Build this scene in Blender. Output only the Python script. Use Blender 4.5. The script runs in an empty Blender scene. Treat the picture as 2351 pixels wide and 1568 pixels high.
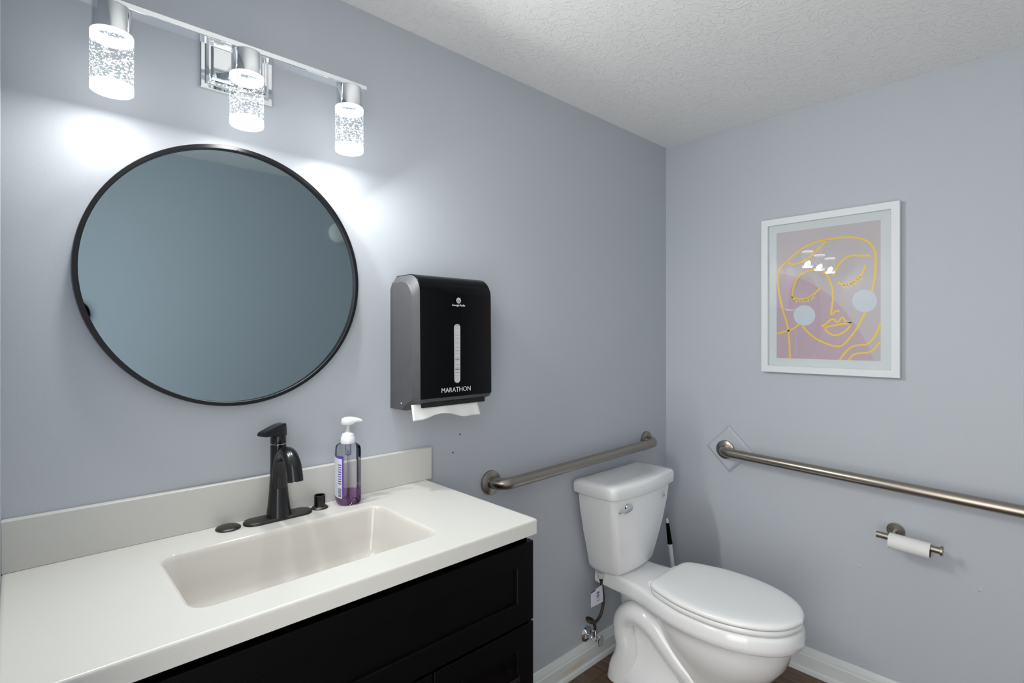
import bpy, bmesh, math, random
from mathutils import Vector, Matrix
random.seed(4)
PI = math.pi
S = bpy.context.scene
COL = S.collection

# ------------------------------------------------------------------ camera
W, H = 2351, 1568
FPX, HORY, CX = 1216.0, 768.0, 1175.5          # focal length (px), horizon row, principal column
YAW = math.radians(46.791)                      # view heading measured from +X
CAM = Vector((-2.3076, -1.3637, 1.3441))
cd = bpy.data.cameras.new('camera')
cd.sensor_width = 36.0
cd.lens = FPX / W * 36.0
cd.shift_y = -(H / 2 - HORY) / W
cd.clip_start = 0.01
cam = bpy.data.objects.new('camera', cd)
cam.location = CAM
cam.rotation_euler = (PI / 2, 0, YAW - PI / 2)
COL.objects.link(cam)
S.camera = cam

# ------------------------------------------------------------------ world (even fill light added through an assumed doorway), exposure
wd = bpy.data.worlds.new('world')
S.world = wd
wd.use_nodes = True
wd.node_tree.nodes['Background'].inputs['Color'].default_value = (1.0, 0.985, 0.96, 1)
wd.node_tree.nodes['Background'].inputs['Strength'].default_value = 4.4
S.view_settings.view_transform = 'Standard'
S.view_settings.look = 'None'
S.view_settings.gamma = 1.0
S.view_settings.use_curve_mapping = False
S.view_settings.exposure = -0.06
LAMP_DOWN = 0.6
FILL_OUT = 4.3  # strength of the added fill disks, tilted out to brighten the room

# ------------------------------------------------------------------ pixel to point helpers
FW = Vector((math.cos(YAW), math.sin(YAW)))
RT = Vector((math.sin(YAW), -math.cos(YAW)))
def ray(px, py):
    h = FW + RT * ((px - CX) / FPX)
    return Vector((h.x, h.y, -(py - HORY) / FPX))
def onA(px, py, y=0.0):      # point on the plane y = const (parallel to the mirror wall)
    v = ray(px, py); return CAM + v * ((y - CAM.y) / v.y)
def onB(px, py, x=0.0):      # point on the plane x = const (parallel to the picture wall)
    v = ray(px, py); return CAM + v * ((x - CAM.x) / v.x)

# ------------------------------------------------------------------ materials
MATS = {}
def mat(name, col, rough=0.5, metal=0.0, spec=0.5, coat=0.0, bump=None, var=None):
    m = bpy.data.materials.new(name); m.use_nodes = True
    nt = m.node_tree; b = nt.nodes['Principled BSDF']
    b.inputs['Base Color'].default_value = (*col, 1)
    b.inputs['Roughness'].default_value = rough
    b.inputs['Metallic'].default_value = metal
    b.inputs['Specular IOR Level'].default_value = spec
    b.inputs['Coat Weight'].default_value = coat
    b.inputs['Coat Roughness'].default_value = 0.05
    if bump or var:
        tc = nt.nodes.new('ShaderNodeTexCoord')
    if bump:                       # (scale, strength, distance)
        n = nt.nodes.new('ShaderNodeTexNoise'); n.inputs['Scale'].default_value = bump[0]; n.inputs['Detail'].default_value = 4
        bp = nt.nodes.new('ShaderNodeBump'); bp.inputs['Strength'].default_value = bump[1]; bp.inputs['Distance'].default_value = bump[2]
        nt.links.new(tc.outputs['Object'], n.inputs['Vector'])
        nt.links.new(n.outputs['Fac'], bp.inputs['Height']); nt.links.new(bp.outputs['Normal'], b.inputs['Normal'])
    if var:                        # (scale, amount) soft mottling
        n = nt.nodes.new('ShaderNodeTexNoise'); n.inputs['Scale'].default_value = var[0]; n.inputs['Detail'].default_value = 3
        r = nt.nodes.new('ShaderNodeValToRGB'); a = var[1]
        r.color_ramp.elements[0].position = 0.3; r.color_ramp.elements[1].position = 0.7
        r.color_ramp.elements[0].color = (*[c * (1 - a) for c in col], 1)
        r.color_ramp.elements[1].color = (*[min(1, c * (1 + a)) for c in col], 1)
        nt.links.new(tc.outputs['Object'], n.inputs['Vector']); nt.links.new(n.outputs['Fac'], r.inputs['Fac'])
        nt.links.new(r.outputs['Color'], b.inputs['Base Color'])
    MATS[name] = m
    return m
def srgb(r, g, b):
    f = lambda c: (c / 255 / 12.92) if c / 255 <= 0.04045 else ((c / 255 + 0.055) / 1.055) ** 2.4
    return (f(r), f(g), f(b))

M_wall = mat('wall_paint', srgb(187, 192, 199), 0.55, bump=(260, 0.12, 0.002), var=(1.5, 0.012))
M_counter = mat('cultured_marble', srgb(205, 204, 199), 0.25, coat=0.1)
M_basin = mat('basin_gloss', srgb(204, 200, 194), 0.12, coat=0.3)
M_cab = mat('black_cabinet_paint', (0.0012, 0.0013, 0.0016), 0.38, spec=0.12)
M_black = mat('matte_black_metal', (0.004, 0.004, 0.005), 0.22, spec=0.5)
M_bronze = mat('dark_metal', (0.045, 0.043, 0.042), 0.36, metal=0.6)
M_chrome = mat('chrome', (0.80, 0.82, 0.84), 0.06, metal=1.0)
M_nickel = mat('brushed_nickel', (0.36, 0.325, 0.285), 0.30, metal=1.0)
M_porc = mat('porcelain', srgb(241, 242, 242), 0.12, coat=0.5)
M_seat = mat('seat_plastic', srgb(244, 245, 244), 0.25)
M_white = mat('white_plastic', srgb(235, 236, 236), 0.3)
M_trim = mat('trim_paint', srgb(226, 231, 230), 0.3)
M_frame = mat('white_frame', srgb(226, 230, 232), 0.4)
M_matb = mat('mat_board', srgb(222, 227, 229), 0.9)
M_mirframe = mat('mirror_frame_black', (0.004, 0.004, 0.005), 0.3, spec=0.4)
M_dispgrey = mat('dispenser_grey', srgb(72, 72, 75), 0.5, spec=0.4, var=(30, 0.05))
M_dispblk = mat('dispenser_black', (0.001, 0.0014, 0.0015), 0.24, spec=0.15)
M_print = mat('white_print', srgb(205, 212, 220), 0.5)
M_paper = mat('paper', srgb(232, 232, 230), 0.9, bump=(180, 0.2, 0.002))
M_gold = mat('gold_line', srgb(250, 210, 70), 0.5)
M_artgrey = mat('art_grey', srgb(202, 193, 196), 0.6)
M_artmauve = mat('art_mauve', srgb(198, 174, 185), 0.6)
M_artblue = mat('art_blue', srgb(208, 218, 226), 0.6)
M_card = mat('cardboard', srgb(120, 92, 72), 0.9)
M_hose = mat('hose_braid', (0.07, 0.055, 0.045), 0.4, metal=0.6, bump=(900, 0.5, 0.001))
M_purple = mat('purple_print', srgb(92, 62, 170), 0.5)
M_teal = mat('teal_print', srgb(40, 130, 150), 0.5)
M_dark = mat('dark_void', (0.008, 0.008, 0.008), 0.8)
M_ink = mat('ink', (0.03, 0.03, 0.04), 0.7)
M_det = mat('detector_plastic', srgb(225, 226, 222), 0.5)
M_clearwhite = mat('cloudy_plastic', srgb(200, 205, 205), 0.35)

def new_nodes(name):
    m = bpy.data.materials.new(name); m.use_nodes = True
    nt = m.node_tree; nt.nodes.clear()
    out = nt.nodes.new('ShaderNodeOutputMaterial')
    return m, nt, out
# mirror glass
M_mirror, nt, out = new_nodes('mirror_silver')
g = nt.nodes.new('ShaderNodeBsdfGlossy'); g.inputs['Color'].default_value = (0.30, 0.375, 0.405, 1); g.inputs['Roughness'].default_value = 0.0
nt.links.new(g.outputs[0], out.inputs[0])
# thin clear sheet: transparent with fresnel reflection
def clear_mat(name, tint, ior=1.5, rough=0.0, base=0.0):
    m, nt, out = new_nodes(name)
    t = nt.nodes.new('ShaderNodeBsdfTransparent'); t.inputs[0].default_value = (*tint, 1)
    gl = nt.nodes.new('ShaderNodeBsdfGlossy'); gl.inputs['Roughness'].default_value = rough
    fr = nt.nodes.new('ShaderNodeFresnel'); fr.inputs['IOR'].default_value = ior
    ad = nt.nodes.new('ShaderNodeMath'); ad.operation = 'ADD'; ad.inputs[1].default_value = base
    mx = nt.nodes.new('ShaderNodeMixShader')
    nt.links.new(fr.outputs[0], ad.inputs[0]); nt.links.new(ad.outputs[0], mx.inputs[0])
    nt.links.new(t.outputs[0], mx.inputs[1]); nt.links.new(gl.outputs[0], mx.inputs[2])
    nt.links.new(mx.outputs[0], out.inputs[0])
    return m
M_glass = clear_mat('picture_glass', (0.97, 0.98, 0.98), 1.5, 0.0, 0.03)
M_bottle = clear_mat('clear_bottle', (0.965, 0.965, 0.98), 1.22, 0.03, 0.005)
M_liquid = clear_mat('purple_soap', (0.86, 0.66, 0.90), 1.12, 0.05)
# ceiling texture
M_ceil, nt, out = new_nodes('ceiling_texture')
b = nt.nodes.new('ShaderNodeBsdfPrincipled'); b.inputs['Base Color'].default_value = (*srgb(243, 243, 241), 1); b.inputs['Roughness'].default_value = 0.6
tc = nt.nodes.new('ShaderNodeTexCoord')
n1 = nt.nodes.new('ShaderNodeTexNoise'); n1.inputs['Scale'].default_value = 5; n1.inputs['Detail'].default_value = 2
mx = nt.nodes.new('ShaderNodeMix'); mx.data_type = 'VECTOR'; mx.inputs['Factor'].default_value = 0.13
n2 = nt.nodes.new('ShaderNodeTexNoise'); n2.inputs['Scale'].default_value = 58; n2.inputs['Detail'].default_value = 5; n2.inputs['Distortion'].default_value = 1.2
rp = nt.nodes.new('ShaderNodeValToRGB'); rp.color_ramp.elements[0].position = 0.5; rp.color_ramp.elements[1].position = 0.66
n3 = nt.nodes.new('ShaderNodeTexNoise'); n3.inputs['Scale'].default_value = 130; n3.inputs['Detail'].default_value = 3
ad = nt.nodes.new('ShaderNodeMath'); ad.operation = 'MULTIPLY_ADD'; ad.inputs[1].default_value = 0.35
bp = nt.nodes.new('ShaderNodeBump'); bp.inputs['Strength'].default_value = 0.42; bp.inputs['Distance'].default_value = 0.003
L = nt.links.new
L(tc.outputs['Object'], n1.inputs['Vector']); L(tc.outputs['Object'], mx.inputs['A']); L(n1.outputs['Color'], mx.inputs['B'])
L(mx.outputs['Result'], n2.inputs['Vector']); L(tc.outputs['Object'], n3.inputs['Vector'])
L(n2.outputs['Fac'], rp.inputs['Fac']); L(n3.outputs['Fac'], ad.inputs[0]); L(rp.outputs['Color'], ad.inputs[2])
L(ad.outputs[0], bp.inputs['Height']); L(bp.outputs['Normal'], b.inputs['Normal']); L(b.outputs[0], out.inputs[0])
# wood planks
def wood_mat(name, base):
    m, nt, out = new_nodes(name)
    b = nt.nodes.new('ShaderNodeBsdfPrincipled'); b.inputs['Roughness'].default_value = 0.42
    tc = nt.nodes.new('ShaderNodeTexCoord'); mp = nt.nodes.new('ShaderNodeMapping'); mp.inputs['Scale'].default_value = (28, 2.2, 10)
    oi = nt.nodes.new('ShaderNodeObjectInfo'); av = nt.nodes.new('ShaderNodeVectorMath'); av.operation = 'ADD'
    sc = nt.nodes.new('ShaderNodeMath'); sc.operation = 'MULTIPLY'; sc.inputs[1].default_value = 37.0
    n = nt.nodes.new('ShaderNodeTexNoise'); n.inputs['Scale'].default_value = 1.6; n.inputs['Detail'].default_value = 6; n.inputs['Distortion'].default_value = 0.8
    r = nt.nodes.new('ShaderNodeValToRGB'); e = r.color_ramp.elements
    e[0].position = 0.32; e[1].position = 0.72
    e[0].color = (*[c * 0.5 for c in base], 1); e[1].color = (*[c * 1.35 for c in base], 1)
    nt.links.new(tc.outputs['Object'], mp.inputs['Vector']); nt.links.new(oi.outputs['Random'], sc.inputs[0])
    nt.links.new(mp.outputs[0], av.inputs[0]); nt.links.new(sc.outputs[0], av.inputs[1])
    nt.links.new(av.outputs[0], n.inputs['Vector']); nt.links.new(n.outputs['Fac'], r.inputs['Fac'])
    nt.links.new(r.outputs['Color'], b.inputs['Base Color'])
    bp = nt.nodes.new('ShaderNodeBump'); bp.inputs['Strength'].default_value = 0.15; bp.inputs['Distance'].default_value = 0.002
    nt.links.new(n.outputs['Fac'], bp.inputs['Height']); nt.links.new(bp.outputs[0], b.inputs['Normal'])
    nt.links.new(b.outputs[0], out.inputs[0])
    return m
M_wood = wood_mat('wood_plank', srgb(108, 84, 66))
# stained white trim (yellow smear on the skirting below the valve)
M_trimA = mat('trim_paint_stained', srgb(226, 231, 230), 0.3)
nt = M_trimA.node_tree; b = nt.nodes['Principled BSDF']
tc = nt.nodes.new('ShaderNodeTexCoord'); mp = nt.nodes.new('ShaderNodeMapping')
mp.inputs['Location'].default_value = (-0.70 * -9, 0, -0.035 * 55); mp.inputs['Scale'].default_value = (9, 8, 55)
gr = nt.nodes.new('ShaderNodeTexGradient'); gr.gradient_type = 'SPHERICAL'
nz = nt.nodes.new('ShaderNodeTexNoise'); nz.inputs['Scale'].default_value = 40
ml = nt.nodes.new('ShaderNodeMath'); ml.operation = 'MULTIPLY'
cm = nt.nodes.new('ShaderNodeMix'); cm.data_type = 'RGBA'
cm.inputs['A'].default_value = (*srgb(226, 231, 230), 1); cm.inputs['B'].default_value = (*srgb(222, 190, 120), 1)
L = nt.links.new
L(tc.outputs['Object'], mp.inputs[0]); L(mp.outputs[0], gr.inputs[0]); L(tc.outputs['Object'], nz.inputs['Vector'])
L(gr.outputs['Fac'], ml.inputs[0]); L(nz.outputs['Fac'], ml.inputs[1])
sc2 = nt.nodes.new('ShaderNodeMath'); sc2.operation = 'MULTIPLY'; sc2.inputs[1].default_value = 1.3; sc2.use_clamp = True
L(ml.outputs[0], sc2.inputs[0]); L(sc2.outputs[0], cm.inputs['Factor']); L(cm.outputs['Result'], b.inputs['Base Color'])
# bubble glass of the lamps
M_bubble, nt, out = new_nodes('bubble_glass')
L = nt.links.new
tc = nt.nodes.new('ShaderNodeTexCoord')
mp = nt.nodes.new('ShaderNodeMapping'); mp.inputs['Scale'].default_value = (1, 1, 1.5)
v1 = nt.nodes.new('ShaderNodeTexNoise'); v1.inputs['Scale'].default_value = 190; v1.inputs['Detail'].default_value = 3; v1.inputs['Distortion'].default_value = 0.6
r1 = nt.nodes.new('ShaderNodeValToRGB'); r1.color_ramp.elements[0].position = 0.57; r1.color_ramp.elements[1].position = 0.66
sep = nt.nodes.new('ShaderNodeSeparateXYZ')
# bright bands where the light enters (top) and leaves (bottom) the crystal, object z 0..0.12
top = nt.nodes.new('ShaderNodeMapRange'); top.inputs[1].default_value = 0.0985; top.inputs[2].default_value = 0.103
bot = nt.nodes.new('ShaderNodeMapRange'); bot.inputs[1].default_value = 0.016; bot.inputs[2].default_value = 0.011
a1 = nt.nodes.new('ShaderNodeMath'); a1.operation = 'MAXIMUM'; a2 = nt.nodes.new('ShaderNodeMath'); a2.operation = 'MAXIMUM'
ms = nt.nodes.new('ShaderNodeMath'); ms.operation = 'MULTIPLY_ADD'; ms.inputs[1].default_value = 3.5; ms.inputs[2].default_value = 0.06
em = nt.nodes.new('ShaderNodeEmission'); em.inputs['Color'].default_value = (1, 0.99, 0.97, 1)
tr = nt.nodes.new('ShaderNodeBsdfTransparent'); tr.inputs[0].default_value = (0.90, 0.93, 0.94, 1)
m1 = nt.nodes.new('ShaderNodeAddShader')
L(tc.outputs['Object'], mp.inputs[0]); L(mp.outputs[0], v1.inputs['Vector']); L(v1.outputs['Fac'], r1.inputs['Fac'])
L(tc.outputs['Object'], sep.inputs[0]); L(sep.outputs['Z'], top.inputs[0]); L(sep.outputs['Z'], bot.inputs[0])
L(top.outputs[0], a1.inputs[0]); L(bot.outputs[0], a1.inputs[1]); L(a1.outputs[0], a2.inputs[0]); L(r1.outputs['Color'], a2.inputs[1])
L(a2.outputs[0], ms.inputs[0]); L(ms.outputs[0], em.inputs['Strength'])
L(tr.outputs[0], m1.inputs[0]); L(em.outputs[0], m1.inputs[1]); L(m1.outputs[0], out.inputs[0])
# paper edges of the towel stack behind the window
M_stack = mat('towel_edges', srgb(190, 192, 192), 0.7)
nt = M_stack.node_tree; b = nt.nodes['Principled BSDF']
tc = nt.nodes.new('ShaderNodeTexCoord'); wv = nt.nodes.new('ShaderNodeTexNoise'); mp = nt.nodes.new('ShaderNodeMapping')
mp.inputs['Scale'].default_value = (2, 2, 190); wv.inputs['Scale'].default_value = 1.5; wv.inputs['Detail'].default_value = 4
rr = nt.nodes.new('ShaderNodeValToRGB'); rr.color_ramp.elements[0].color = (*srgb(120, 124, 126), 1); rr.color_ramp.elements[1].color = (*srgb(205, 206, 204), 1)
rr.color_ramp.elements[0].position = 0.32; rr.color_ramp.elements[1].position = 0.5
nt.links.new(tc.outputs['Object'], mp.inputs[0]); nt.links.new(mp.outputs[0], wv.inputs['Vector']); nt.links.new(wv.outputs['Fac'], rr.inputs[0]); nt.links.new(rr.outputs[0], b.inputs['Base Color'])

# ------------------------------------------------------------------ mesh helpers (all take world coordinates)
def build(name, verts, faces, m, parent=None, smooth=False, bevel=0, origin=None, angle=40, segs=2):
    o_ = Vector(origin) if origin is not None else (Vector(parent.location) if parent is not None and parent.parent is None and parent.type == 'EMPTY' else Vector((0, 0, 0)))
    me = bpy.data.meshes.new(name)
    me.from_pydata([tuple(Vector(v) - o_) for v in verts], [], faces)
    bm = bmesh.new(); bm.from_mesh(me); bmesh.ops.recalc_face_normals(bm, faces=bm.faces); bm.to_mesh(me); bm.free()
    me.materials.append(m)
    if smooth:
        me.polygons.foreach_set('use_smooth', [True] * len(me.polygons))
        try: me.set_sharp_from_angle(angle=math.radians(angle))
        except Exception: pass
    o = bpy.data.objects.new(name, me)
    COL.objects.link(o)
    if parent is not None:
        o.parent = parent
        pw = world_loc(parent)
        o.location = o_ - pw
    else:
        o.location = o_
    if bevel:
        md = o.modifiers.new('bevel', 'BEVEL'); md.width = bevel; md.segments = segs; md.limit_method = 'ANGLE'; md.angle_limit = math.radians(35)
    return o
def world_loc(o):
    l = Vector(o.location)
    while o.parent is not None:
        o = o.parent; l += Vector(o.location)
    return l
def thing(name, label, cat, loc, group=None):
    o = bpy.data.objects.new(name, None); COL.objects.link(o); o.location = loc
    o.empty_display_size = 0.05
    return tag(o, label, cat, group)
def tag(o, label, cat, group=None):
    o['label'] = label; o['category'] = cat
    if group: o['group'] = group
    return o
def struct(o): o['kind'] = 'structure'; return o
def box_g(x0, x1, y0, y1, z0, z1):
    v = [(x, y, z) for x in (x0, x1) for y in (y0, y1) for z in (z0, z1)]
    f = [(0, 1, 3, 2), (4, 6, 7, 5), (0, 4, 5, 1), (2, 3, 7, 6), (0, 2, 6, 4), (1, 5, 7, 3)]
    return v, f
def box(name, x0, x1, y0, y1, z0, z1, m, parent=None, bevel=0, origin=None, segs=2):
    v, f = box_g(x0, x1, y0, y1, z0, z1)
    return build(name, v, f, m, parent, bevel=bevel, origin=origin, segs=segs, smooth=bevel > 0)
def loft(rings, cap0=True, cap1=True, closed=True):
    n = len(rings[0]); v = [p for r in rings for p in r]; f = []
    for i in range(len(rings) - 1):
        for j in range(n if closed else n - 1):
            a, b_ = i * n + j, i * n + (j + 1) % n
            f.append((a, b_, b_ + n, a + n))
    if cap0: f.append(tuple(range(n)))
    if cap1: f.append(tuple((len(rings) - 1) * n + j for j in range(n)))
    return v, f
def merge(*gs):
    V, F_ = [], []
    for v, f in gs:
        k = len(V); V += list(v); F_ += [tuple(i + k for i in q) for q in f]
    return V, F_
def frame_for(axis):
    a = Vector(axis).normalized()
    u = a.cross(Vector((0, 0, 1)))
    if u.length < 1e-4: u = Vector((1, 0, 0))
    u.normalize(); return a, u, a.cross(u).normalized()
def lathe(base, axis, prof, n=32, cap0=True, cap1=True):     # prof: (radius, height along the axis)
    a, u, w = frame_for(axis); base = Vector(base); rings = []
    for r, h in prof:
        rings.append([base + a * h + (u * math.cos(2 * PI * k / n) + w * math.sin(2 * PI * k / n)) * max(r, 1e-5) for k in range(n)])
    return loft(rings, cap0, cap1)
def spline(pts, n=8, closed=False):
    P = [Vector(p) for p in pts]; out = []; m = len(P)
    for i in range(m if closed else m - 1):
        p0 = P[(i - 1) % m] if closed or i > 0 else P[0] * 2 - P[1]
        p1 = P[i]; p2 = P[(i + 1) % m]
        p3 = P[(i + 2) % m] if closed or i + 2 < m else P[-1] * 2 - P[-2]
        for k in range(n):
            t = k / n
            out.append(0.5 * ((2 * p1) + (p2 - p0) * t + (2 * p0 - 5 * p1 + 4 * p2 - p3) * t * t + (3 * p1 - p0 - 3 * p2 + p3) * t ** 3))
    if not closed: out.append(P[-1])
    return out
def sweep(path, rad, n=16, cap=True, squash=None):           # tube; rad a number or list
    path = [Vector(p) for p in path]; rings = []; up = None
    for i, p in enumerate(path):
        t = (path[min(i + 1, len(path) - 1)] - path[max(i - 1, 0)]).normalized()
        if up is None:
            up = t.cross(Vector((0, 0, 1)))
            if up.length < 1e-3: up = Vector((1, 0, 0))
        up = (up - t * up.dot(t)).normalized(); w = t.cross(up)
        r = rad[i] if isinstance(rad, (list, tuple)) else rad
        ra, rb = r if isinstance(r, (list, tuple)) else (r, r)
        rings.append([p + up * math.cos(2 * PI * k / n) * ra + w * math.sin(2 * PI * k / n) * rb for k in range(n)])
    return loft(rings, cap, cap)
def rrect(x0, x1, y0, y1, r, k=6):                           # rounded rectangle, k points per corner
    out = []
    for cx_, cy_, a0 in ((x1 - r, y1 - r, 0), (x0 + r, y1 - r, PI / 2), (x0 + r, y0 + r, PI), (x1 - r, y0 + r, 1.5 * PI)):
        for i in range(k):
            a = a0 + (PI / 2) * i / (k - 1)
            out.append((cx_ + r * math.cos(a), cy_ + r * math.sin(a)))
    return out
def resample(pts, n, closed=True):
    P = [Vector(p) for p in pts]
    if closed: P = P + [P[0]]
    d = [0]
    for a, b_ in zip(P, P[1:]): d.append(d[-1] + (b_ - a).length)
    tot = d[-1]; out = []; j = 0
    for i in range(n):
        s = tot * i / (n if closed else n - 1)
        while j < len(d) - 2 and d[j + 1] < s: j += 1
        t = (s - d[j]) / max(1e-9, d[j + 1] - d[j]); out.append(P[j].lerp(P[j + 1], min(1, t)))
    return out
def text_geo(body, size, place, depth=0.0):                  # lettering flattened to a mesh; place maps (u, v) to world
    cu = bpy.data.curves.new('lettering', 'FONT'); cu.body = body; cu.size = size; cu.align_x = 'CENTER'; cu.resolution_u = 3
    cu.offset = depth
    o = bpy.data.objects.new('lettering', cu); COL.objects.link(o)
    dg = bpy.context.evaluated_depsgraph_get()
    me = bpy.data.meshes.new_from_object(o.evaluated_get(dg))
    v = [place(p.co.x, p.co.y) for p in me.vertices]; f = [tuple(p.vertices) for p in me.polygons]
    bpy.data.objects.remove(o); bpy.data.curves.remove(cu); bpy.data.meshes.remove(me)
    return v, f
def ribbon(pts, w, flat):                                    # flat stroke of width w in plane with normal flat
    pts = [Vector(p) for p in pts]; V = []; F_ = []
    for i, p in enumerate(pts):
        t = (pts[min(i + 1, len(pts) - 1)] - pts[max(i - 1, 0)]).normalized(); s = t.cross(Vector(flat)).normalized() * (w / 2)
        V += [p - s, p + s]
    for i in range(len(pts) - 1): F_.append((2 * i, 2 * i + 1, 2 * i + 3, 2 * i + 2))
    return V, F_

# ------------------------------------------------------------------ the room
XL, YD, ZC, T = -2.326, -1.78, 2.25, 0.11
struct(box('wall_back', XL - T, T, 0.0, T, 0, ZC, M_wall))
struct(box('wall_right', 0.0, T, YD - T, 0.0, 0, ZC, M_wall))
struct(box('wall_front', XL - T, 0.0, YD - T, YD, 0, ZC, M_wall))
wl = struct(build('wall_left', *merge(box_g(XL - T, XL, -0.80, 0.0, 0, ZC), box_g(XL - T, XL, YD, -1.60, 0, ZC), box_g(XL - T, XL, -1.60, -0.80, 2.06, ZC)), M_wall))  # unseen opening added beside the camera to let the fill light in
ce = struct(box('ceiling', XL - T, T, YD - T, T, ZC, ZC + 0.1, M_ceil))
fl = struct(box('floor', XL - 0.6, T, YD - T, T, -0.06, -0.008, M_dark))
# vinyl planks laid along Y, each one a board
PWID, PLEN = 0.178, 0.91
pv, pf = box_g(0.0008, PWID - 0.0008, 0.0008, PLEN - 0.0008, -0.008, 0.0)
first = None
nx = int(2.4 / PWID) + 2
for i in range(nx):
    x0 = -0.012 - (i + 1) * PWID
    off = (i * 0.37) % 1.0 * PLEN
    y = -1.80 - off
    while y < -0.02:
        ya, yb = max(y, -1.80), min(y + PLEN, 0.0)
        if yb - ya > 0.05:
            if ya == y and yb == y + PLEN and first is not None:
                p = first.copy(); COL.objects.link(p); p.parent = fl; p.location = (x0, y, 0)
            else:
                full = (ya == y and yb == y + PLEN)
                vv, ff = box_g(0.0008, PWID - 0.0008, 0.0008, (yb - ya) - 0.0008, -0.008, 0.0)
                p = build('plank', [(a + x0, b_ + ya, c) for a, b_, c in vv], ff, M_wood, fl, origin=(x0, ya, 0), bevel=0.0012, segs=1)
                if full: first = p
        y += PLEN
# skirting boards: shaped profile (distance from the wall, height)
prof = [(0.0, 0.0), (0.021, 0.0), (0.021, 0.007), (0.019, 0.015), (0.0145, 0.020), (0.0135, 0.022), (0.0135, 0.066), (0.011, 0.071), (0.011, 0.079), (0.006, 0.090), (0.0045, 0.097), (0.0, 0.098)]
struct(build('baseboard_back', *loft([[(x, -d, z) for d, z in prof] for x in (-1.40, 0.0)]), M_trimA, smooth=True, angle=25))
struct(build('baseboard_right', *loft([[(-d, y, z) for d, z in prof] for y in (YD, -0.0)]), M_trim, smooth=True, angle=25))
struct(build('baseboard_front', *loft([[(x, YD + d, z) for d, z in prof] for x in (XL, 0.0)]), M_trim, smooth=True, angle=25))
wb = bpy.data.objects['wall_back']
for px, py in ((1056, 997), (1040, 1039)):
    p = onA(px, py); build('nail_hole', *lathe(p, (0, -1, 0), [(0.0028, 0), (0.0022, 0.0006)], 10), M_dark, wb)
wr = bpy.data.objects['wall_right']
for px, py in ((1978, 1527), (2250, 1355), (1972, 1300)):
    p = onB(px, py); build('filled_nail_hole', *lathe(p, (-1, 0, 0), [(0.006, 0), (0.004, 0.0015), (0.001, 0.002)], 12), M_wall, wr, smooth=True)

# ------------------------------------------------------------------ vanity cabinet
CZ = 0.905                      # countertop height
cab = thing('vanity_cabinet', 'black shaker vanity cabinet under the white countertop', 'cabinet', (-1.86, -0.24, 0))
CX0, CX1, CF = XL + 0.004, -1.408, -0.458
ct = CZ - 0.0345
build('carcass', *merge(box_g(CX0, CX0 + 0.016, CF, -0.004, 0.09, ct), box_g(CX1 - 0.016, CX1, CF, -0.004, 0.09, ct), box_g(CX0 + 0.016, CX1 - 0.016, -0.014, -0.004, 0.09, ct),
      box_g(CX0 + 0.016, CX1 - 0.016, CF, -0.014, 0.09, 0.106), box_g(CX0 + 0.016, CX1 - 0.016, CF, CF + 0.016, 0.106, ct)), M_cab, cab)
box('toe_kick', CX0 + 0.01, CX1 - 0.01, CF + 0.06, CF + 0.075, 0.0, 0.09, M_cab, cab)
def shaker(name, x0, x1, z0, z1, rail=0.051):
    y0, y1 = CF - 0.001, CF - 0.020
    def R_(i, y): return [(x0 + i, y, z0 + i), (x1 - i, y, z0 + i), (x1 - i, y, z1 - i), (x0 + i, y, z1 - i)]
    rings = [R_(0, y0), R_(0, y1 + 0.0015), R_(0.0015, y1), R_(rail, y1), R_(rail + 0.002, y1 + 0.002), R_(rail + 0.004, y1 + 0.008)]
    v, f = loft(rings)
    return build(name, v, f, M_cab, cab)
def pull(parent, x0, x1, z):
    y = CF - 0.012; yo = CF - 0.052
    path = [(x0, y, z), (x0, yo + 0.006, z), (x0 + 0.006, yo, z), (x1 - 0.006, yo, z), (x1, yo + 0.006, z), (x1, y, z)]
    rings = []
    for i, p in enumerate(path):
        p = Vector(p)
        d = [(1, 0), (1, 0), (0.7, 0.7), (-0.7, 0.7), (-1, 0), (-1, 0)][i]
        s = Vector((d[0], d[1], 0)) * 0.0055
        rings.append([p - s + Vector((0, 0, 0.006)), p + s + Vector((0, 0, 0.006)), p + s - Vector((0, 0, 0.006)), p - s - Vector((0, 0, 0.006))])
    # run the bar as one continuous squared U
    v, f = loft(rings); return build('pull_handle', v, f, M_black, parent, bevel=0.0012, origin=parent.location + cab.location)
xm0, xm1 = CX0 + 0.002, CX1 + 0.003
shaker('drawer_front', xm0, xm1, 0.667, 0.853)
for (a, b_) in ((xm1 - 0.285, xm1), (xm0, xm0 + 0.285)):
    for (za, zb) in ((0.486, 0.661), (0.300, 0.481), (0.10, 0.295)):
        d = shaker('drawer', a, b_, za, zb)
        pull(d, (a + b_) / 2 - 0.064, (a + b_) / 2 + 0.064, (za + zb) / 2)
for (a, b_, hx) in ((xm0 + 0.289, (xm0 + xm1) / 2 - 0.002, -1), ((xm0 + xm1) / 2 + 0.002, xm1 - 0.289, 1)):
    shaker('cabinet_door', a, b_, 0.10, 0.661)

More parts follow.
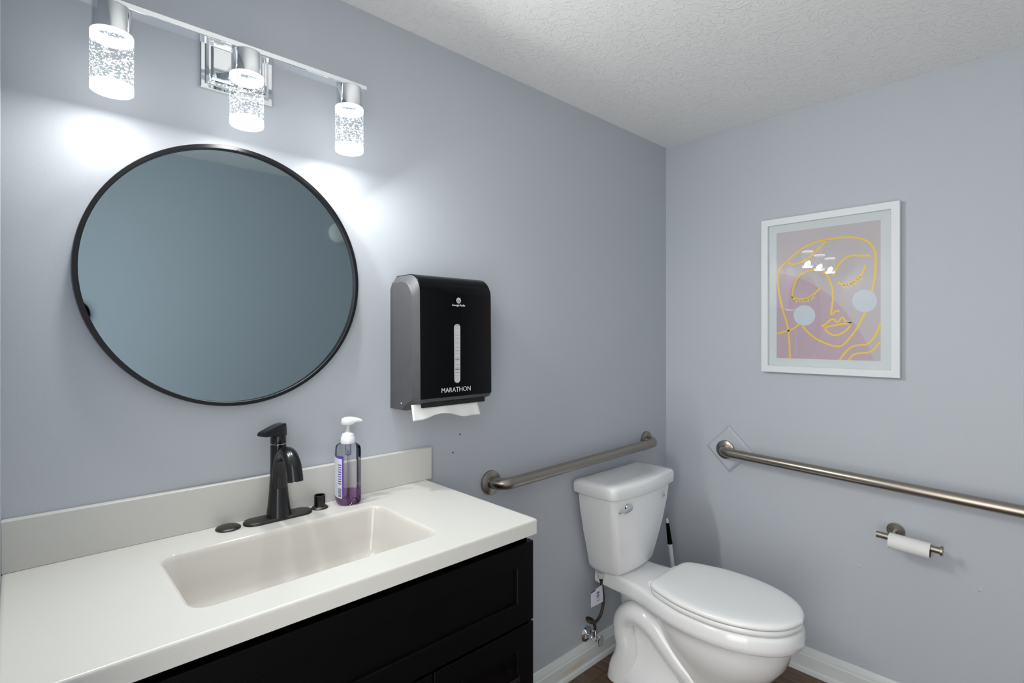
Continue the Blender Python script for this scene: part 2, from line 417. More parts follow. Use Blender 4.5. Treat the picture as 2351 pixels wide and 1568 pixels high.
# ------------------------------------------------------------------ countertop with basin and backsplash
vt = thing('countertop', 'white solid vanity countertop with integral rectangular sink basin', 'countertop', (-1.86, -0.24, CZ - 0.035))
TX0, TX1, TY0, TY1 = XL, -1.398, -0.486, -0.001
BX0, BX1, BY0, BY1 = -2.102, -1.622, -0.402, -0.128
K = 8
o1 = rrect(TX0, TX1, TY0, TY1, 0.006, K); o2 = rrect(TX0 + 0.003, TX1 - 0.003, TY0 + 0.003, TY1 - 0.003, 0.006, K)
i1 = rrect(BX0 - 0.004, BX1 + 0.004, BY0 - 0.004, BY1 + 0.004, 0.034, K)
z3 = lambda ring, z: [(x, y, z) for x, y in ring]
o3 = rrect(TX0 + 0.007, TX1 - 0.007, TY0 + 0.007, TY1 - 0.007, 0.006, K)
i2 = rrect(BX0 - 0.010, BX1 + 0.010, BY0 - 0.010, BY1 + 0.010, 0.037, K)
v, f = loft([z3(i1, CZ - 0.034), z3(o1, CZ - 0.034), z3(o1, CZ - 0.0335), z3(o1, CZ - 0.007), z3(o1, CZ - 0.003), z3(o2, CZ), z3(o3, CZ), z3(i2, CZ), z3(i1, CZ)], cap0=False, cap1=False)
build('counter_slab', v, f, M_counter, vt, smooth=True, angle=50)
rg = [z3(i1, CZ)]
for ins, z in ((0.0035, CZ - 0.0008), (0.006, CZ - 0.004), (0.009, CZ - 0.012), (0.019, 0.835), (0.026, 0.808), (0.034, 0.795), (0.048, 0.788), (0.075, 0.785)):
    r_ = max(0.012, 0.034 - ins * 0.15)
    rg.append(z3(rrect(BX0 - 0.004 + ins, BX1 + 0.004 - ins, BY0 - 0.004 + ins, BY1 + 0.004 - ins, r_, K), z))
v, f = loft(rg, cap0=False); ba = build('basin', v, f, M_basin, vt, smooth=True, angle=80)
build('drain', *lathe((-1.862, -0.27, 0.7855), (0, 0, 1), [(0.024, 0), (0.024, 0.002), (0.017, 0.0035), (0.016, 0.002), (0.001, 0.003)], 28), M_bronze, ba, smooth=True, origin=(-1.862, -0.27, 0.7855))
box('backsplash', TX0, -1.381, -0.021, -0.001, CZ, 1.001, M_counter, vt, bevel=0.0015)

# ------------------------------------------------------------------ faucet
FX, FY = -1.846, -0.056
fa = thing('faucet', 'matte black single-lever basin faucet on an oblong deck plate', 'faucet', (FX, FY, CZ))
pl = rrect(FX - 0.079, FX + 0.079, FY - 0.026, FY + 0.026, 0.0258, 10)
pl2 = rrect(FX - 0.077, FX + 0.077, FY - 0.024, FY + 0.024, 0.0238, 10)
pl3 = rrect(FX - 0.074, FX + 0.074, FY - 0.021, FY + 0.021, 0.0208, 10)
build('deck_plate', *loft([z3(pl, CZ), z3(pl, CZ + 0.004), z3(pl2, CZ + 0.0065), z3(pl3, CZ + 0.0072)]), M_bronze, fa, smooth=True, angle=60)
# body: column flaring at the base, round at the top
rings = []
for z, rx, ry, dy in ((0.006, 0.0285, 0.0275, 0), (0.014, 0.0275, 0.0262, 0), (0.035, 0.0245, 0.023, 0), (0.065, 0.0215, 0.0205, 0.001), (0.10, 0.0190, 0.0185, 0.002), (0.13, 0.0180, 0.0178, 0.003), (0.165, 0.0178, 0.0178, 0.003), (0.1765, 0.0178, 0.0178, 0.003)):
    rings.append([(FX + rx * math.cos(2 * PI * k / 32), FY + dy + ry * math.sin(2 * PI * k / 32), CZ + z) for k in range(32)])
build('body', *loft(rings), M_black, fa, smooth=True)
build('ring', *lathe((FX, FY + 0.003, CZ + 0.1765), (0, 0, 1), [(0.0172, 0), (0.0178, 0.0006), (0.0178, 0.0014), (0.0172, 0.002)], 32), M_chrome, fa, smooth=True)
# spout: flat web rising along the body's front, arching over and down
path = spline([(FX, FY - 0.006, CZ + 0.075), (FX, FY - 0.008, CZ + 0.115), (FX, FY - 0.022, CZ + 0.148), (FX, FY - 0.046, CZ + 0.163), (FX, FY - 0.070, CZ + 0.160), (FX, FY - 0.089, CZ + 0.143), (FX, FY - 0.098, CZ + 0.122), (FX, FY - 0.101, CZ + 0.107)], 6)
nn = len(path); rad = []
for i in range(nn):
    t = i / (nn - 1); rad.append((0.0170 + 0.0012 * t, 0.0135 + 0.0022 * t))
build('spout', *sweep(path, rad, 24), M_black, fa, smooth=True, angle=50)
e = path[-1]; build('aerator', *lathe(e + Vector((0, 0.0004, 0.0015)), (0, -0.17, -1), [(0.0135, 0), (0.0135, 0.0025), (0.0115, 0.0028), (0.011, 0.001)], 24), M_chrome, fa, smooth=True)
# lever
build('lever_hub', *lathe((FX, FY + 0.003, CZ + 0.1785), (0, 0, 1), [(0.0174, 0), (0.0178, 0.001), (0.0176, 0.014), (0.0165, 0.019), (0.0155, 0.021)], 32), M_black, fa, smooth=True)
LD = Vector((-0.93, -0.36, 0)).normalized(); LS = Vector((-LD.y, LD.x, 0))
c0 = Vector((FX, FY + 0.003, CZ + 0.197)); rings = []
for s, w, zb, zt in ((-0.0165, 0.010, 0.0, 0.026), (-0.012, 0.0135, -0.001, 0.0285), (0.0, 0.0145, -0.002, 0.0275), (0.015, 0.0142, 0.001, 0.0240), (0.030, 0.0140, 0.0035, 0.0195), (0.046, 0.0136, 0.0045, 0.0145), (0.048, 0.0130, 0.0055, 0.0130)):
    c = c0 + LD * s
    ring = []
    for a, b_ in ((-1, 0), (-0.97, 0.6), (-0.8, 1), (0.8, 1), (0.97, 0.6), (1, 0), (0.75, -0.02), (-0.75, -0.02)):
        ring.append(c + LS * w * a + Vector((0, 0, zb + (zt - zb) * b_)))
    rings.append(ring)
build('lever', *loft(rings), M_black, fa, smooth=True, angle=35)

# deck cap and loose stub beside the faucet
dc = (-1.955, -0.050, CZ)
tag(build('deck_hole_cover', *lathe(dc, (0, 0, 1), [(0.0255, 0), (0.0262, 0.002), (0.024, 0.0045), (0.018, 0.0065), (0.008, 0.0075), (0.001, 0.0077)], 36), M_bronze, smooth=True, origin=dc), 'flat round dark metal hole cover on the counter behind the sink', 'hole cover')
sp = Vector((-1.744, -0.052, CZ))
st = thing('drain_lift_stub', 'short open black tube on a round flange beside the soap bottle', 'tube stub', sp)
build('flange', *lathe(sp, (0, 0, 1), [(0.0205, 0), (0.0208, 0.0015), (0.0175, 0.005), (0.0145, 0.0065)], 32), M_bronze, st, smooth=True)
build('sleeve', *lathe(sp, (0, 0, 1), [(0.0135, 0.004), (0.0135, 0.033), (0.0115, 0.033), (0.0115, 0.012), (0.001, 0.011)], 32, cap0=False), M_black, st, smooth=True, angle=30)

# ------------------------------------------------------------------ soap bottle
bc = Vector((-1.669, -0.055, CZ)); ang = math.radians(-12)
so = thing('soap_bottle', 'clear pump soap bottle with a little purple liquid on the counter', 'soap bottle', bc)
def sup(a, b_, z, n=40, e=2.9, c=bc):
    out = []
    for k in range(n):
        t = 2 * PI * k / n; cs, sn = math.cos(t), math.sin(t)
        x = a * math.copysign(abs(cs) ** (2 / e), cs); y = b_ * math.copysign(abs(sn) ** (2 / e), sn)
        out.append(c + Vector((x * math.cos(ang) - y * math.sin(ang), x * math.sin(ang) + y * math.cos(ang), z)))
    return out
BA, BB = 0.0305, 0.0375
build('bottle_body', *loft([sup(BA * .86, BB * .88, 0.001), sup(BA * .97, BB * .97, 0.004), sup(BA, BB, 0.010), sup(BA, BB, 0.134), sup(BA * .98, BB * .98, 0.1425), sup(BA * .92, BB * .90, 0.1485), sup(BA * .72, BB * .66, 0.1525), sup(BA * .5, BB * .4, 0.156, e=2.0), sup(BA * .5, BB * .4, 0.162, e=2.0)], cap1=False), M_bottle, so, smooth=True, angle=60)
build('liquid', *loft([sup(BA * .83, BB * .85, 0.003), sup(BA * .93, BB * .94, 0.006), sup(BA * .955, BB * .965, 0.012), sup(BA * .955, BB * .965, 0.027)]), M_liquid, so, smooth=True, angle=40)
build('collar', *lathe(bc + Vector((0, 0, 0.155)), (0, 0, 1), [(0.0185, 0), (0.0188, 0.002), (0.0182, 0.015), (0.0165, 0.0175), (0.0165, 0.019), (0.0150, 0.024), (0.0085, 0.027), (0.008, 0.029)], 36), M_white, so, smooth=True, angle=35)
build('pump_stem', *lathe(bc + Vector((0, 0, 0.18)), (0, 0, 1), [(0.0055, 0), (0.005, 0.022)], 20), M_clearwhite, so, smooth=True)
hd = Vector((0.80, -0.60, 0)); hs = Vector((0.60, 0.80, 0)); hc = bc + Vector((0, 0, 0.2015)); rings = []
for s, w, zb, zt in ((-0.0165, 0.004, 0.004, 0.014), (-0.015, 0.009, 0.001, 0.018), (-0.008, 0.0135, 0.0, 0.0205), (0.004, 0.0135, 0.0, 0.0215), (0.012, 0.0105, 0.001, 0.021), (0.016, 0.0085, 0.005, 0.0200), (0.026, 0.0070, 0.0085, 0.0180), (0.034, 0.005, 0.009, 0.0145), (0.0365, 0.003, 0.0090, 0.0115)):
    c = hc + hd * s; ring = []
    for k in range(20):
        t = 2 * PI * k / 20; cs, sn = math.cos(t), math.sin(t)
        ring.append(c + hs * w * math.copysign(abs(cs) ** 0.7, cs) + Vector((0, 0, (zb + zt) / 2 + (zt - zb) / 2 * math.copysign(abs(sn) ** 0.7, sn))))
    rings.append(ring)
build('pump_head', *loft(rings), M_white, so, smooth=True, angle=70)
build('dip_tube', *merge(lathe(bc + Vector((0, 0, 0.008)), (0, 0, 1), [(0.0032, 0), (0.0032, 0.125)], 14), lathe(bc + Vector((0, 0, 0.122)), (0, 0, 1), [(0.0045, 0), (0.0075, 0.002), (0.0075, 0.030)], 18)), clear_mat('dip_tube_plastic', (0.88, 0.86, 0.92), 1.2, 0.1, 0.02), so, smooth=True)
# label wrapped on the side facing away along -X (white front over purple backing)
lab_r = sup(BA * 1.012, BB * 1.012, 0.0, n=80)
idx = [k for k in range(80) if 29 <= k <= 51]
def wrap(i0, i1, z0, z1, off, m, name, par):
    V, F_ = [], []; ks = [k for k in range(i0, i1 + 1)]
    for k in ks:
        p = lab_r[k % 80]; d = (p - bc); d.z = 0; d.normalize()
        V += [p + d * off + Vector((0, 0, z0)), p + d * off + Vector((0, 0, z1))]
    for i in range(len(ks) - 1): F_.append((2 * i, 2 * i + 1, 2 * i + 3, 2 * i + 2))
    return build(name, V, F_, m, par, smooth=True, origin=bc)
lb = wrap(29, 53, 0.030, 0.128, 0.0002, M_purple, 'label', so)
wrap(31, 51, 0.020, 0.121, 0.0007, mat('label_white', srgb(225, 228, 238), 0.5), 'label_panel', lb)
for i in range(9): wrap(45, 50, 0.104 - i * 0.006, 0.1065 - i * 0.006, 0.001, M_purple, 'label_print', lb)
for i in range(7): wrap(45, 50, 0.024 + i * 0.0032, 0.0256 + i * 0.0032, 0.001, M_ink, 'label_print', lb)

# ------------------------------------------------------------------ round mirror
MC = Vector((-1.9265, 0, 1.479)); MR = 0.3005
mi = thing('round_mirror', 'large round wall mirror in a thin black metal frame', 'mirror', (MC.x, -0.0, MC.z - MR))
def ring_sweep(prof, n=128):          # prof: (radius, y)
    V, F_ = [], []
    m_ = len(prof)
    for k in range(n):
        a = 2 * PI * k / n
        for r, y in prof: V.append((MC.x + r * math.cos(a), y, MC.z + r * math.sin(a)))
    for k in range(n):
        for j in range(m_):
            a, b_ = k * m_ + j, k * m_ + (j + 1) % m_
            c, d = ((k + 1) % n) * m_ + (j + 1) % m_, ((k + 1) % n) * m_ + j
            F_.append((a, b_, c, d))
    return V, F_
build('frame', *ring_sweep([(MR, -0.002), (MR, -0.0285), (MR - 0.001, -0.030), (MR - 0.0085, -0.030), (MR - 0.0095, -0.029), (MR - 0.0095, -0.002)]), M_mirframe, mi, smooth=True, angle=40)
n = 128
build('mirror_glass', [(MC.x + (MR - 0.0097) * math.cos(2 * PI * k / n), -0.021, MC.z + (MR - 0.0097) * math.sin(2 * PI * k / n)) for k in range(n)] + [(MC.x + (MR - 0.0097) * math.cos(2 * PI * k / n), -0.016, MC.z + (MR - 0.0097) * math.sin(2 * PI * k / n)) for k in range(n)],
      [tuple(range(n)), tuple(range(n, 2 * n))] + [(k, (k + 1) % n, n + (k + 1) % n, n + k) for k in range(n)], M_mirror, mi)
p = onA(545, 340, -0.030); build('frame_joint', *lathe((p.x, -0.0298, MC.z + MR - 0.006), (0, -1, 0), [(0.0028, 0), (0.0024, 0.0009), (0.0005, 0.0012)], 14), M_bronze, mi, smooth=True)

# ------------------------------------------------------------------ vanity light
vl = thing('vanity_light', 'chrome bar vanity light with three bubble-glass cylinder lamps above the mirror', 'wall lamp', (-1.925, 0, 1.905))
LY = -0.105
px0, px1, pz0, pz1 = -2.002, -1.845, 1.905, 2.020
def plate_ring(i, y): return [(px0 + i, y, pz0 + i), (px1 - i, y, pz0 + i), (px1 - i, y, pz1 - i), (px0 + i, y, pz1 - i)]
build('back_plate', *loft([plate_ring(0, -0.0005), plate_ring(0, -0.009), plate_ring(0.002, -0.011), plate_ring(0.009, -0.011), plate_ring(0.011, -0.015), plate_ring(0.016, -0.017), plate_ring(0.020, -0.017), plate_ring(0.022, -0.024), plate_ring(0.024, -0.025)]), M_chrome, vl)
box('arm', -1.937, -1.911, LY, -0.02, 1.9625, 1.9785, M_chrome, vl, bevel=0.002)
box('bar', -2.222, -1.650, LY - 0.017, LY + 0.017, 1.9675, 1.9795, M_chrome, vl, bevel=0.001)
for xc in (-2.172, -1.932, -1.690):
    c = Vector((xc, LY, 0))
    cup = build('lamp_socket', *lathe(c + Vector((0, 0, 1.9165)), (0, 0, 1), [(0.0315, 0.0), (0.0315, 0.0485), (0.0305, 0.0508), (0.027, 0.0512)], 48), M_chrome, vl, smooth=True, angle=40)
    gz = 1.806
    gl = build('glass_cylinder', *lathe(c + Vector((0, 0, gz)), (0, 0, 1), [(0.0328, 0.0), (0.0340, 0.0012), (0.0342, 0.003), (0.0342, 0.1095), (0.0335, 0.111)], 48, cap1=False), M_bubble, cup, smooth=True, angle=50, origin=c + Vector((0, 0, gz)))
    for nm, sz, en, nrm in (('lamp_and_fill_light', 0.060, LAMP_DOWN, (0, 0, -1)), ('lamp_and_fill_light', 0.044, FILL_OUT, (0.38, -0.76, -0.46))):  # first disk is the lamp's own light, the tilted one is added fill
        ld = bpy.data.lights.new(nm, 'AREA'); ld.shape = 'DISK'; ld.size = sz; ld.energy = en; ld.color = (1.0, 0.985, 0.96)
        lo = bpy.data.objects.new(nm, ld); COL.objects.link(lo); lo.parent = vl
        n_ = Vector(nrm); lo.location = Vector((xc, LY, gz - 0.0015 if n_.x == 0 else gz + 0.021)) - vl.location
        lo.rotation_euler = n_.to_track_quat('-Z', 'Y').to_euler()

# ------------------------------------------------------------------ paper towel dispenser
DX0, DX1 = -1.512, -1.236
dp = thing('towel_dispenser', 'black and grey folded paper towel dispenser on the wall', 'towel dispenser', (-1.374, 0, 1.126))
def dprof(i):      # side outline (y, z), inset i from front and top
    pts = [(-0.001, 1.127 + i * 0.2), (-0.001, 1.495 - i)]
    pts += [(-0.012, 1.513 - i)]
    r = 0.052; cy, cz = -(0.133 - i) + r, 1.513 - i - r
    for k in range(9):
        a = PI / 2 + (PI / 2) * k / 8
        pts.append((cy + r * math.cos(a), cz + r * math.sin(a)))
    pts += [(-(0.135 - i), 1.30), (-(0.136 - i), 1.166 + i * 0.3), (-(0.130 - i), 1.156 + i * 0.3), (-(0.085 - i * 0.4), 1.140 + i * 0.3), (-0.060, 1.128 + i * 0.2)]
    return pts
secs = [(DX0, 0.020), (DX0 + 0.004, 0.017), (DX0 + 0.013, 0.002), (DX0 + 0.016, 0.0), (DX1 - 0.010, 0.0), (DX1 - 0.004, 0.003), (DX1, 0.014)]
build('housing', *loft([[(x, y, z) for y, z in dprof(i)] for x, i in secs]), M_dispgrey, dp, smooth=True, angle=28)
cv = dprof(-0.0012)[2:14]
cv_in = dprof(0.002)[2:14]
rings = []
for x, i in ((DX0 + 0.0145, -0.0004), (DX0 + 0.016, -0.0012), (DX1 - 0.010, -0.0012), (DX1 - 0.0035, 0.0018), (DX1 + 0.0008, 0.0128)):
    a = dprof(i)[2:14]; b_ = dprof(i + 0.003)[2:14]
    rings.append([(x, y, z) for y, z in a] + [(x, y, z) for y, z in reversed(b_)])
co = build('front_cover', *loft(rings), M_dispblk, dp, smooth=True, angle=30)
FYd = -0.1385
q0, q1 = onA(1052, 744, FYd), onA(1048, 879, FYd)
wx, wz0, wz1 = (q0.x + q1.x) / 2, q1.z, q0.z
def slot(hw, m_, y):
    return [(x, y, z) for x, z in rrect(wx - hw, wx + hw, wz0 + (0.0098 - hw), wz1 - (0.0098 - hw), hw * 0.995, 8)]
sl = build('view_window', *loft([slot(0.0098, 0, FYd + 0.003), slot(0.0098, 0, FYd - 0.0012), slot(0.0082, 0, FYd - 0.0014), slot(0.0076, 0, FYd - 0.0002)], cap1=False), M_clearwhite, co, smooth=True, angle=30, origin=dp.location)
build('towel_stack', *loft([slot(0.0078, 0, FYd + 0.002), slot(0.0078, 0, FYd - 0.0003)]), M_stack, co, origin=dp.location)
FT = FYd - 0.0009
v, f = text_geo('MARATHON', 0.0190, lambda u, w: (onA(1048, 897, FT).x + u, FT, onA(1048, 899, FT).z + w), 0.0002)
build('lettering', v, f, M_print, co, origin=dp.location)
v, f = text_geo('Georgia-Pacific', 0.0078, lambda u, w: (onA(1053, 702, FT).x + u, FT, onA(1053, 703, FT).z + w), 0.0003)
build('lettering', v, f, M_print, co, origin=dp.location)
lc = onA(1053, 690, FT)
em_ = build('emblem', [(lc.x + 0.0085 * math.cos(2 * PI * k / 28), FT, lc.z + 0.0085 * math.sin(2 * PI * k / 28)) for k in range(28)], [tuple(range(28))], M_print, co, origin=dp.location)
V, F_ = [], []
for ox, oz in ((0, 0.0022), (-0.0033, -0.0018), (0.0033, -0.0018)):
    k = len(V); V += [(lc.x + ox - 0.0022, FT - 0.0003, lc.z + oz - 0.0016), (lc.x + ox + 0.0022, FT - 0.0003, lc.z + oz - 0.0016), (lc.x + ox, FT - 0.0003, lc.z + oz + 0.0024)]; F_.append((k, k + 1, k + 2))
V2, F2 = merge((V, F_), ribbon([(lc.x - 0.003, FT - 0.0003, lc.z - 0.0052), (lc.x + 0.003, FT - 0.0003, lc.z - 0.0052)], 0.001, (0, 1, 0)))
build('emblem_mark', V2, F2, M_ink, co, origin=dp.location)
p = onA(923, 921, -0.06); build('side_screw', *lathe((DX0 + 0.0005, -0.060, 1.150), (-1, 0, 0), [(0.003, 0), (0.002, 0.001)], 12), M_print, dp)
box('towel_slot', DX0 + 0.03, DX1 - 0.02, -0.122, -0.07, 1.1395, 1.152, M_dark, dp)
# hanging towel: folded sheet drooping out of the slot
V, F_ = [], []; nu, nv = 28, 10
tx0, tx1 = -1.512, -1.278
for j in range(nv + 1):
    for i in range(nu + 1):
        u, t = i / nu, j / nv
        x = tx0 + (tx1 - tx0) * u + 0.004 * t * (u - 0.5)
        low = 1.1060 + 0.016 * math.exp(-((u - 0.42) / 0.22) ** 2) - 0.004 * u - 0.002 * math.exp(-((u - 0.72) / 0.1) ** 2)
        z = 1.150 + (low - 1.150) * t
        y = -0.112 - 0.016 * t + 0.004 * math.sin(u * 9) * t + 0.003 * math.sin(u * 21 + 1) * t * t
        V.append((x, y, z))
for j in range(nv):
    for i in range(nu):
        a = j * (nu + 1) + i; F_.append((a, a + 1, a + nu + 2, a + nu + 1))
pt = tag(build('paper_towel', V, F_, M_paper, smooth=True, origin=(-1.384, -0.115, 1.105), angle=60), 'white folded paper towel hanging out below the wall dispenser', 'paper towel')
md = pt.modifiers.new('solid', 'SOLIDIFY'); md.thickness = 0.0012

# ------------------------------------------------------------------ grab bars
def grab_bar(name, label, a, b_, nrm, out=0.06, r=0.0195, fr=0.040):
    a, b_, nrm = Vector(a), Vector(b_), Vector(nrm)
    g_ = thing(name, label, 'grab bar', a)
    d = (b_ - a).normalized(); R_ = 0.045; pts = [a + nrm * 0.004]
    for base, s in ((a, 1), (b_, -1)):
        seg = []
        for k in range(9):
            t = (PI / 2) * k / 8
            seg.append(base + nrm * (out - R_ + R_ * math.sin(t)) + d * s * (R_ - R_ * math.cos(t)))
        pts += seg if s == 1 else seg[::-1]
    pts.append(b_ + nrm * 0.004)
    build('bar', *sweep(pts, r, 28), M_nickel, g_, smooth=True, angle=60)
    for p in (a, b_):
        build('flange', *lathe(p + nrm * 0.0004, nrm, [(fr, 0), (fr + 0.0005, 0.001), (fr, 0.009), (fr - 0.002, 0.0105), (r + 0.006, 0.0115), (r + 0.004, 0.0125), (r - 0.001, 0.0125)], 44), M_nickel, g_, smooth=True, angle=35)
    return g_
grab_bar('grab_bar', 'brushed nickel grab bar on the wall above the toilet tank', (-1.130, 0, 0.843), (-0.180, 0, 0.857), (0, -1, 0))
# painted backing block set as a diamond behind the long bar's end
cB = Vector((0, -0.315, 0.840)); hw = 0.0995
def dia(s, x): return [(x, cB.y, cB.z + s), (x, cB.y - s, cB.z), (x, cB.y, cB.z - s), (x, cB.y + s, cB.z)]
tag(build('mounting_block', *loft([dia(hw + 0.003, -0.0003), dia(hw + 0.003, -0.008), dia(hw - 0.010, -0.0165)]), M_wall, origin=(0, cB.y, cB.z)), 'square block painted wall grey set as a diamond behind a grab bar end', 'mounting block')
g2 = grab_bar('grab_bar', 'long brushed nickel grab bar running past the toilet paper holder', (-0.0165, -0.305, 0.837), (-0.0165, -1.40, 0.800), (-1, 0, 0), out=0.055)
box('end_block', -0.0162, -0.0003, -1.46, -1.34, 0.74, 0.86, M_wall, g2)

# ------------------------------------------------------------------ toilet paper holder
TP = Vector((0, -0.921, 0.640))
th = thing('toilet_paper_holder', 'brushed nickel toilet paper holder arm on the wall', 'paper holder', TP)
build('rosette', *lathe(TP - Vector((0.0004, 0, 0)), (-1, 0, 0), [(0.0272, 0), (0.0278, 0.002), (0.0245, 0.0045), (0.0205, 0.0045), (0.0185, 0.0075), (0.0145, 0.0078), (0.0125, 0.0105), (0.007, 0.011)], 36), M_nickel, th, smooth=True, angle=30)
build('post', *sweep([TP + Vector((-0.008, 0, 0)), TP + Vector((-0.078, 0.0, -0.003))], 0.0068, 20), M_nickel, th, smooth=True)
a0, a1 = Vector((-0.08, -0.880, 0.638)), Vector((-0.08, -1.058, 0.630))
build('arm', *sweep([a0, a1], 0.0112, 24), M_nickel, th, smooth=True, angle=40)
build('end_cap', *lathe(a1, (a1 - a0), [(0.0112, -0.001), (0.0162, 0.0), (0.0162, 0.006), (0.0150, 0.007)], 28), M_nickel, th, smooth=True, angle=35)
t0, t1 = Vector((-0.08, -0.917, 0.6263)), Vector((-0.08, -1.032, 0.6213))
ro = thing('toilet_roll', 'nearly empty white toilet paper roll on the holder arm', 'toilet paper', (t0 + t1) / 2)
ax = t1 - t0; ln = ax.length
build('paper', *lathe(t0, ax, [(0.0225, 0), (0.0262, 0.0), (0.0264, 0.002), (0.0263, ln - 0.002), (0.0261, ln), (0.0225, ln)], 40, False, False), M_paper, ro, smooth=True, angle=40)
build('core', *lathe(t0, ax, [(0.0225, 0.0), (0.0225, ln), (0.0215, ln), (0.0215, 0.0)], 36, False, False), M_card, ro, smooth=True, angle=40)

# ------------------------------------------------------------------ framed line drawing
pic = thing('framed_print', 'white framed gold line drawing of a face with closed eyes', 'picture', (0, -0.699, 1.189))
fy0, fy1, fz0, fz1 = -0.938, -0.461, 1.1895, 1.819
def fr_ring(i, x): return [(x, fy0 + i, fz0 + i), (x, fy1 - i, fz0 + i), (x, fy1 - i, fz1 - i), (x, fy0 + i, fz1 - i)]
v, f = loft([fr_ring(0.0, -0.004), fr_ring(0.0, -0.027), fr_ring(0.001, -0.028), fr_ring(0.0255, -0.028), fr_ring(0.0265, -0.027), fr_ring(0.0265, -0.012), fr_ring(0.020, -0.004)], False, False)
n4 = 4; f += [(24 + j, 24 + (j + 1) % 4, (j + 1) % 4, j) for j in range(4)]
build('frame', v, f, M_frame, pic)
mz = lambda x, i: [(x, fy0 + i, fz0 + i), (x, fy1 - i, fz0 + i), (x, fy1 - i, fz1 - i), (x, fy0 + i, fz1 - i)]
ay0, ay1, az0, az1 = -0.8785, -0.5185, 1.2475, 1.761
v = [(-0.0145, ay0, az0), (-0.0145, ay1, az0), (-0.0145, ay1, az1), (-0.0145, ay0, az1)]
inner2 = [(-0.0130, ay0 - 0, az0), (-0.0130, ay1, az0), (-0.0130, ay1, az1), (-0.0130, ay0, az1)]
v, f = loft([mz(-0.0120, 0.024), mz(-0.0145, 0.024), v, inner2], False, False)
build('mat_board', v, f, M_matb, pic)
PXP = -0.0132
pr = build('print', [(PXP, ay0 - .005, az0 - .005), (PXP, ay1 + .005, az0 - .005), (PXP, ay1 + .005, az1 + .005), (PXP, ay0 - .005, az1 + .005)], [(0, 1, 2, 3)], M_artgrey, pic)
def az_(x, y): return onB(1720 + x / 1295 * 380, 440 + y / 1568 * 460, -0.0138)
def flat_poly(pts, x, m_, name):
    V = [(x, min(max(p.y, ay0), ay1), min(max(p.z, az0), az1)) for p in pts]
    return build(name, V, [tuple(range(len(V)))], m_, pr, origin=pic.location)
cur = spline([az_(216, 640), az_(280, 645), az_(430, 690), az_(570, 770), az_(680, 860), az_(800, 1000), az_(900, 1150), az_(985, 1345)], 6)
flat_poly(list(cur) + [az_(216, 1345)], PXP - 0.0002, M_artmauve, 'printed_field')
for (x, y, rx, ry) in ((432, 968, 85, 80), (903, 855, 97, 88)):
    flat_poly([az_(x + rx * math.cos(2 * PI * k / 36), y + ry * math.sin(2 * PI * k / 36)) for k in range(36)], PXP - 0.0004, M_artblue, 'printed_cheek')
strokes = [
 [(320, 1305), (310, 1120), (295, 1030), (265, 930), (240, 820), (225, 720), (225, 640), (250, 590), (290, 550), (370, 480), (470, 415), (600, 375), (720, 360), (800, 358), (880, 370), (940, 400), (975, 450), (988, 510), (988, 600), (980, 680), (960, 785)],
 [(290, 555), (340, 568), (400, 555), (470, 515), (540, 450), (605, 380)],
 [(337, 830), (345, 760), (370, 690), (420, 640), (480, 615), (545, 615), (595, 640), (630, 690), (650, 760), (655, 830), (648, 900), (640, 955), (652, 958), (670, 940), (690, 932), (708, 938)],
 [(330, 828), (380, 840), (440, 840), (500, 808), (555, 755)],
 [(660, 650), (690, 590), (740, 530), (800, 500), (870, 500), (950, 500)],
 [(695, 708), (740, 728), (800, 715), (860, 670), (895, 620), (912, 570)],
 [(415, 1050), (470, 1110), (540, 1160), (620, 1195), (690, 1212), (740, 1195), (790, 1140), (850, 1060), (890, 980), (910, 940)],
 [(565, 1055), (600, 1035), (640, 1000), (665, 1000), (690, 1022), (720, 990), (735, 988), (755, 1015), (800, 1025)],
 [(800, 1025), (700, 1040), (590, 1062)],
 [(585, 1062), (610, 1095), (650, 1120), (690, 1122), (740, 1100), (775, 1070), (795, 1040)],
 [(216, 1108), (280, 1095), (340, 1075), (390, 1040)],
 [(705, 1322), (750, 1260), (800, 1215), (860, 1200), (920, 1195), (970, 1150), (1005, 1090), (1028, 1020)],
 [(775, 1322), (810, 1280), (850, 1265), (920, 1260), (970, 1240), (1005, 1200), (1028, 1170)]]
lash = [((375, 842), (370, 868)), ((400, 845), (397, 865)), ((422, 845), (422, 868)), ((445, 840), (447, 865)), ((463, 835), (466, 860)), ((482, 822), (490, 850)), ((500, 812), (508, 838)),
        ((740, 728), (742, 760)), ((768, 726), (770, 755)), ((795, 718), (802, 748)), ((820, 703), (830, 733)), ((845, 686), (858, 712)), ((865, 666), (876, 695))]
gs = []
for s in strokes:
    pp = spline([az_(*q) for q in s], 7)
    pp = [Vector((PXP - 0.0006, p.y, min(max(p.z, az0 + .001), az1 - .001))) for p in pp]
    gs.append(ribbon(pp, 0.0068, (1, 0, 0)))
for a, b_ in lash:
    gs.append(ribbon([Vector((PXP - 0.0006, az_(*a).y, az_(*a).z)), Vector((PXP - 0.0006, az_(*b_).y, az_(*b_).z))], 0.0042, (1, 0, 0)))
build('printed_line', *merge(*gs), M_gold, pr, origin=pic.location)
build('glass', [(-0.0175, fy0 + .026, fz0 + .026), (-0.0175, fy1 - .026, fz0 + .026), (-0.0175, fy1 - .026, fz1 - .026), (-0.0175, fy0 + .026, fz1 - .026)], [(0, 1, 2, 3)], M_glass, pic)

